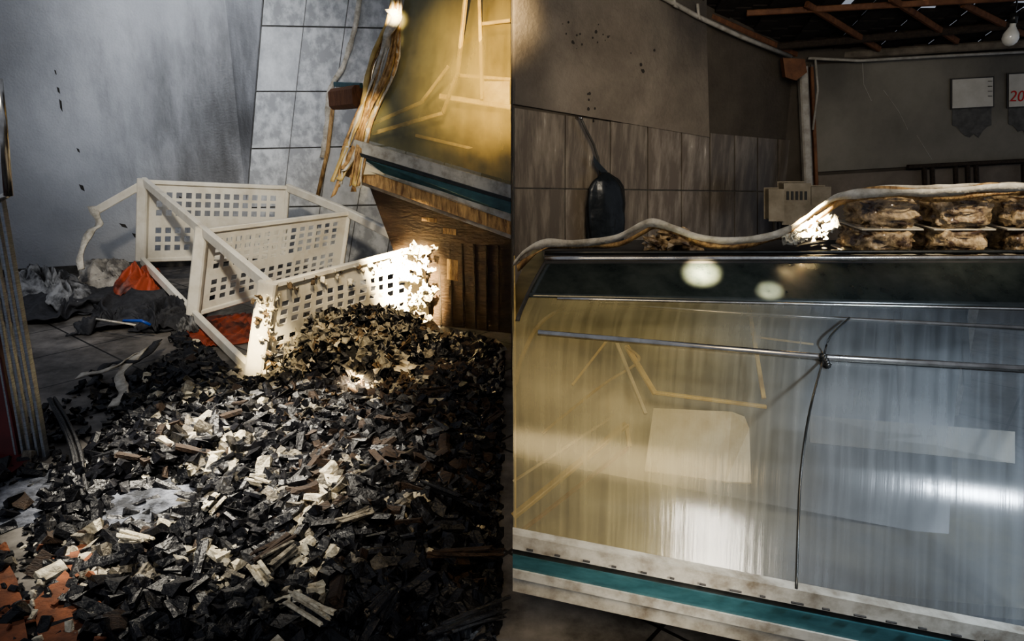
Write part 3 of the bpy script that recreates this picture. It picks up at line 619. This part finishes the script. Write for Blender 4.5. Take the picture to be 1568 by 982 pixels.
for k in range(5): bx(mb,1306+k*7.5,318,1310+k*7.5,332,3.995,.004,'ink')
mb.tube([onY(1285,366,3.97),onY(1288,400,4.0),onY(1290,450,4.05)],.01,'rubber',6); mb.obj("breakers_and_cable",e)
# ------------------------------------------------------------------ RIGHT display case
cr=empty("refrigerated_display_case.001")
rowsR=[(905,432,1760,430,2.12,2.12),(872,494,1760,514,1.98,1.95),(852,560,1760,622,1.80,1.74),(852,710,1760,800,1.58,1.45),(852,892,1760,1075,1.46,1.25)]
NU,NV=60,50
fall=case_surface(rowsR)
mb=MB(); grid(mb,lambda s,t:fall(s,t*.25),NU,12,'bandm',True); mb.obj("header_band",cr,True,solid=.01)
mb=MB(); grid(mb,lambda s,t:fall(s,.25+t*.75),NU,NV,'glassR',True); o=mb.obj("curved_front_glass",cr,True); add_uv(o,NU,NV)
lin=lambda s,t:(lambda p:Vector((p.x,p.y+.40,p.z)))(fall(s,.10+t*.90))
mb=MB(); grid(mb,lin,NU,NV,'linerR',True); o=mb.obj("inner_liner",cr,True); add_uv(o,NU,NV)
def ip(u,v,off=.17):
    Y=np.interp(v,[430,500,560,622,710,800,892,1075],[2.12,1.96,1.81,1.74,1.58,1.49,1.43,1.26])+off; return onY(u,v,float(Y))
def poly(mb,pts,w,k,off=.16):
    c=crom([ip(u,v,off) for u,v in pts],6)
    for i in range(len(c)-1): mb.beam(c[i],c[i+1]+(c[i+1]-c[i])*.05,w,w*.6,k)
mb=MB()
for a,b,w,k in [((1040,575),(1088,655),.016,'brass'),((1085,652),(1272,676),.014,'brass'),((1242,503),(1268,662),.012,'brass'),((985,490),(1250,503),.010,'gold'),
    ((1020,560),(1072,688),.010,'cream'),((1255,560),(1350,572),.008,'brass'),((852,858),(1040,705),.020,'gold'),((856,890),(1045,742),.012,'wood'),((852,800),(1020,690),.008,'cream'),((1040,705),(1045,742),.012,'gold'),
    ((1490,520),(1500,690),.022,'rubber'),((1600,530),(1606,640),.02,'rubber'),((950,640),(1012,560),.007,'brass')]:
    mb.beam(ip(*a),ip(*b),w,w*.6,k)
poly(mb,[(856,640),(868,590),(905,530),(985,491)],.012,'gold')
poly(mb,[(900,720),(1000,640),(1060,600),(1040,575)],.008,'gold')
mb.obj("inner_bars_and_reflections",cr)  # reflections of the room, built as bars inside the case
mb=MB(); q=[ip(u,v,.15) for u,v in [(1085,678),(1215,684),(1236,692),(1244,712),(1247,802),(1205,800),(1070,782)]]; mb.slab(q,.006,'cream')
mb.obj("reflection_panel",cr)  # bright reflection in the glass, built as a cream panel
mb=MB(); q=[ip(u,v,.14) for u,v in [(1345,690),(1685,717),(1685,770),(1345,735)]]; mb.slab(q,.006,'inner'); mb.obj("reflection_band",cr)  # pale reflection in the glass, built as a band
mb=MB()
mb.tube([ip(965,503,.03),ip(1240,522,.03),ip(1760,548,.03)],.006,'chrome',12)
mb.tube([ip(893,553,-.012),ip(1375,594,-.012),ip(1760,616,-.012)],.0085,'chrome',12)
mb.obj("support_rods",cr,True)
mb=MB(); mb.tube(crom([ip(1410,528,-.004),ip(1378,560,-.014),ip(1366,600,-.022),ip(1345,680,-.185),ip(1330,780,-.185),ip(1325,880,-.185),ip(1322,978,-.185)],5),.0028,'black',8)
for q in range(6): lump(mb,ip(1366+q*1.5,592+q*3,-.02),.009,'black',q)
mb.obj("cable",cr,True)
mb=MB()
R0=[fall(s,0) for s in np.linspace(0,1,12)]
mb.tube([p+Vector((0,-.002,.004)) for p in R0],.009,'chrome',12)
mb.tube([p+Vector((0,.02,.018)) for p in R0],.006,'black',10)
R1=[fall(s,.25) for s in np.linspace(0.06,1,12)]; mb.tube([p+Vector((0,-.006,0)) for p in R1],.004,'chrome',8)
mb.obj("chrome_rim",cr,True)
mb=MB(); E=[fall(0,t)+Vector((.004,-.002,0)) for t in np.linspace(0,.42,14)]; mb.tube(E,.006,'rubber',8); mb.obj("edge_seal",cr,True)
mb=MB(); E=[fall(.957,t)+Vector((0,-.004,0)) for t in np.linspace(.25,1,24)]; mb.tube(E,.003,'rubber',8); mb.obj("glass_joint",cr,True)
mb=MB()
def bs(l0,r0,l1,r1,Y0,Y1,th,k): mb.slab([onY(851,l0,Y0),onY(1760,r0,Y1),onY(1760,r1,Y1),onY(851,l1,Y0)],th,k,Vector((0,1,0)))
bs(888,1066,912,1092,1.44,1.235,.03,'wht_fr'); bs(912,1092,922,1103,1.445,1.24,.03,'black'); bs(922,1103,946,1138,1.44,1.235,.03,'teal'); bs(946,1138,960,1155,1.435,1.23,.03,'wht_fr')
bs(960,1155,982,1180,1.46,1.25,.03,'wht_fr')
for i in range(16):
    s=i/15.; p=lerp(onY(851,908,1.432),onY(1700,1078,1.232),s*.9+.03); p2=lerp(onY(851,908,1.432),onY(1700,1078,1.232),s*.9+.03+random.uniform(.008,.03)); mb.beam(p,p2,.004,.004,'rubber')
mb.obj("bottom_frame",cr)
mb=MB(); zt=R0[0].z
mb.slab([(R0[0].x,2.10,zt-.012),(R0[-1].x,2.10,zt-.012),(R0[-1].x,2.46,zt-.012),(R0[0].x,2.46,zt-.012)],.012,'rubber',Vector((0,0,1)))
mb.obj("top_deck",cr)
mb=MB(); xr=R0[-1].x
mb.slab([(.10,2.44,.12),(xr,2.44,.12),(xr,2.44,zt-.012),(.14,2.44,zt-.012)],.02,'wht_fr',Vector((0,1,0)))
mb.slab([(.006,1.50,.26),(xr,1.30,.22),(xr,2.44,.22),(.006,2.44,.26)],-.03,'inner',Vector((0,0,1)))
mb.slab([(.02,2.3,.06),(xr,2.3,.06),(xr,2.3,.22),(.02,2.3,.22)],.12,'black',Vector((0,1,0)))
for x in (.1,.9,1.3): 
    for y in (2.0,2.35): mb.tube([(x,y,0),(x,y,.22)],.025,'black',10)
mb.obj("base_body",cr)
mb=MB(); prof=[fall(0,t) for t in np.linspace(.3,1,14)]
ep=[Vector((.006,p.y+.01,p.z)) for p in prof]+[Vector((.006,2.44,.26)),Vector((.006,2.44,zt-.05))]
mb.slab(ep,.004,'gold',Vector((1,0,0))); mb.obj("end_panel",cr)
# ------------------------------------------------------------------ things on top of case
def pack(mb,c,w,dp_,h,seed):
    nu,nv=44,26; vs=[]
    for j in range(nv+1):
        th=math.pi*j/nv
        for i in range(nu):
            ph=2*math.pi*i/nu; sg=lambda x,e:math.copysign(abs(x)**e,x)
            x=sg(math.sin(th),.6)*sg(math.cos(ph),.5); y=sg(math.sin(th),.6)*sg(math.sin(ph),.5); z=sg(math.cos(th),.7)
            p=Vector((x,y,z)); r=1+.12*noise.noise(p*2.5+Vector((seed*5,0,0)))+.22*(.5-abs(noise.noise(p*3.5+Vector((0,seed*3,0))))*2)+.04*noise.noise(p*11+Vector((seed,0,0)))
            vs.append(Vector(c)+Vector((x*w/2*r,y*dp_/2*r,z*h/2*r)))
    mb.add(vs,[(j*nu+i,j*nu+(i+1)%nu,(j+1)*nu+(i+1)%nu,(j+1)*nu+i) for j in range(nv) for i in range(nu)],'bread')
packs=empty("wrapped_food_trays"); k=0; mbp=MB(); mbt=MB()
for u in (1452,1566,1686):
    for lv in (0,1):
        c=onY(u+random.uniform(-4,4),415,2.25); w=.172; c.z=zt+.048+lv*.08
        pack(mbp,c,w,.19,.096,k); k+=1
        mbt.slab([(c.x-w*.54,c.y-.09,c.z-.045),(c.x+w*.54,c.y-.09,c.z-.045),(c.x+w*.54,c.y+.09,c.z-.045),(c.x-w*.54,c.y+.09,c.z-.045)],.004,'tray',Vector((0,0,1)))
mbp.obj("wrapped_contents",packs,True); mbt.obj("foam_trays",packs,bevel=.0015)
mb=MB(); 
for i,(u,v,r) in enumerate([(1095,402,.03),(1120,398,.035),(1145,408,.03),(1110,388,.025),(1085,412,.018)]):
    p=onY(u,v,2.26); lump(mb,p,r,'bread',i,1.3,(1.2,1,.8),18,14)
mb.obj("crumpled_burnt_package",None,False)
mb=MB()
path=[(853,438,2.05),(872,418,2.1),(905,404,2.14),(960,404,2.14),(1020,396,2.14),(1062,375,2.12),(1085,370,2.11),(1120,380,2.11),(1160,394,2.12),(1215,400,2.12),(1280,392,2.12),(1325,372,2.11),(1360,345,2.11),(1400,325,2.10),(1480,320,2.10),(1560,320,2.10),(1640,312,2.10),(1740,310,2.10)]
ribbon(mb,[onY(*p) for p in path],.024,'strap',axis=Vector((0,-.5,1)).normalized(),wob=.8,n=10)
ribbon(mb,[onY(p[0]+6,p[1]+8+4*math.sin(i*1.7),p[2]+.015) for i,p in enumerate(path)],.022,'tan',axis=Vector((0,-.8,1)).normalized(),wob=1,seed=4,n=10)
ribbon(mb,[onY(p[0],p[1]+2+4*math.sin(i*2.3),p[2]+.03) for i,p in enumerate(path[9:])],.035,'tan',axis=Vector((0,-.8,1)).normalized(),wob=.9,seed=9,n=10)
ribbon(mb,[onY(p[0],p[1]-3+4*math.sin(i*1.3),p[2]+.04) for i,p in enumerate(path[11:])],.03,'strap',axis=Vector((0,-.8,1)).normalized(),wob=1,seed=19,n=10)
mb.obj("peeled_gasket_strip",None,True,solid=.004)
mb=MB()
for i in range(60):
    t=random.random(); flake(mb,onY(1305+78*t,393-38*t*random.random(),2.12+random.uniform(0,.05)),random.uniform(.010,.024),'melt',i+90,1.5)
mb.obj("sun_glint_film",None,True,solid=.003)  # film added to carry the bright glint at the strip's bend
# ------------------------------------------------------------------ lights: unseen spots added for sun patches, glints and fill
def spot(name,loc,tgt,W,ang,col,blend=.4,size=.03):
    l=bpy.data.lights.new(name,'SPOT'); l.energy=W; l.spot_size=math.radians(ang); l.spot_blend=blend; l.color=col; l.shadow_soft_size=size
    o=bpy.data.objects.new(name,l); sc.collection.objects.link(o); o.location=loc
    o.rotation_euler=(Vector(tgt)-Vector(loc)).to_track_quat('-Z','Y').to_euler(); return o
w=bpy.data.worlds.new("sky"); sc.world=w; w.use_nodes=True; bg=w.node_tree.nodes["Background"]; bg.inputs[0].default_value=(.80,.86,1,1); bg.inputs[1].default_value=.31
warm=(1,.76,.42)
G=onY(672,470,4.2)
spot("light_hot_rack",(-.35,2.2,2.3),G,26000,11,(1,.80,.46),1)
spot("light_hot_debris",(-.4,2.0,2.3),onZ(588,625,.12),26000,4.2,(1,.76,.42),1)
spot("light_debris",(-.3,1.8,2.6),onZ(600,590,.1),480,24,(1,.80,.50),.9)
spot("light_hot_post",(-.8,1.2,2.2),onY(438,560,3.35),3200,7,(1,.82,.50),1)
spot("light_charcoal",(-1.5,3.7,2.6),onZ(390,780),1700,32,(1,.92,.76),1,.02)
spot("light_charcoal_front",(-.9,1.0,3.0),onZ(390,810),380,28,(1,.93,.8),1,.02)
spot("light_rack",(-.9,1.2,2.6),onY(400,400,4.5),480,36,(1,.91,.75),.9,.1)
spot("light_clothes",(-1.8,2.6,2.6),onZ(140,500,.1),150,30,(.95,.97,1),1,.1)
spot("light_wall",(-1.6,3.0,2.7),onY(280,60,5.6),400,50,(.90,.94,1),1,.3)
spot("light_tile_wall",(-1.0,3.4,2.2),onY(480,120,5.6),110,40,(.95,.96,1),1,.3)
spot("light_case_left",(-.3,2.4,1.9),onY(820,110,4.2),520,36,warm,1)
spot("light_case_top",(-.2,2.6,2.3),onY(655,25,4.5),5000,4,(1,.8,.45),1)
spot("light_gasket",(-.6,2.4,1.9),onY(610,190,4.2),320,9,(1,.82,.5),1)
spot("fill_case_warm",(.25,.5,1.7),onY(1040,740,1.7),150,40,warm,1,.6)
spot("fill_case_cool",(1.85,.5,1.75),onY(1520,820,1.5),170,50,(.75,.87,1),1,.10)  # added spot, placed for the bluish highlight on the glass
spot("light_sun_glint",(.4,1.2,1.5),onY(1355,375,2.13),16000,4.2,(1,.82,.50),1)  # added narrow spot that blows out the glint film
spot("light_glint_a",(.2,1.2,1.45),onY(1165,455,2.07),12000,4.0,(1,.82,.5),1)  # added narrow spots stand in for reflections on the dark band
spot("light_glint_b",(.3,1.2,1.45),onY(1278,482,2.0),7000,1.8,(1,.85,.6),1)
spot("fill_room",(1.0,1.6,1.9),(1.6,4.4,1.2),58,90,(1,.88,.70),1,.3)
spot("light_tiles",(.5,1.8,1.6),(.5,3.6,1.0),66,66,(1,.87,.68),1,.3)
spot("light_food",(1.5,1.3,1.75),onY(1580,370,2.2),60,32,(1,.88,.68),1,.05)
spot("fill_roof",(1.5,3.6,2.6),(1.7,3.9,1.9),60,120,(1,.9,.8),1,.1)
spot("fill_floor",(.5,.7,.7),(.25,1.9,0),26,40,(1,.93,.82),1,.1)
sc.view_settings.view_transform='AgX'
try: sc.view_settings.look='AgX - Medium High Contrast'
except Exception as ex: print(ex)
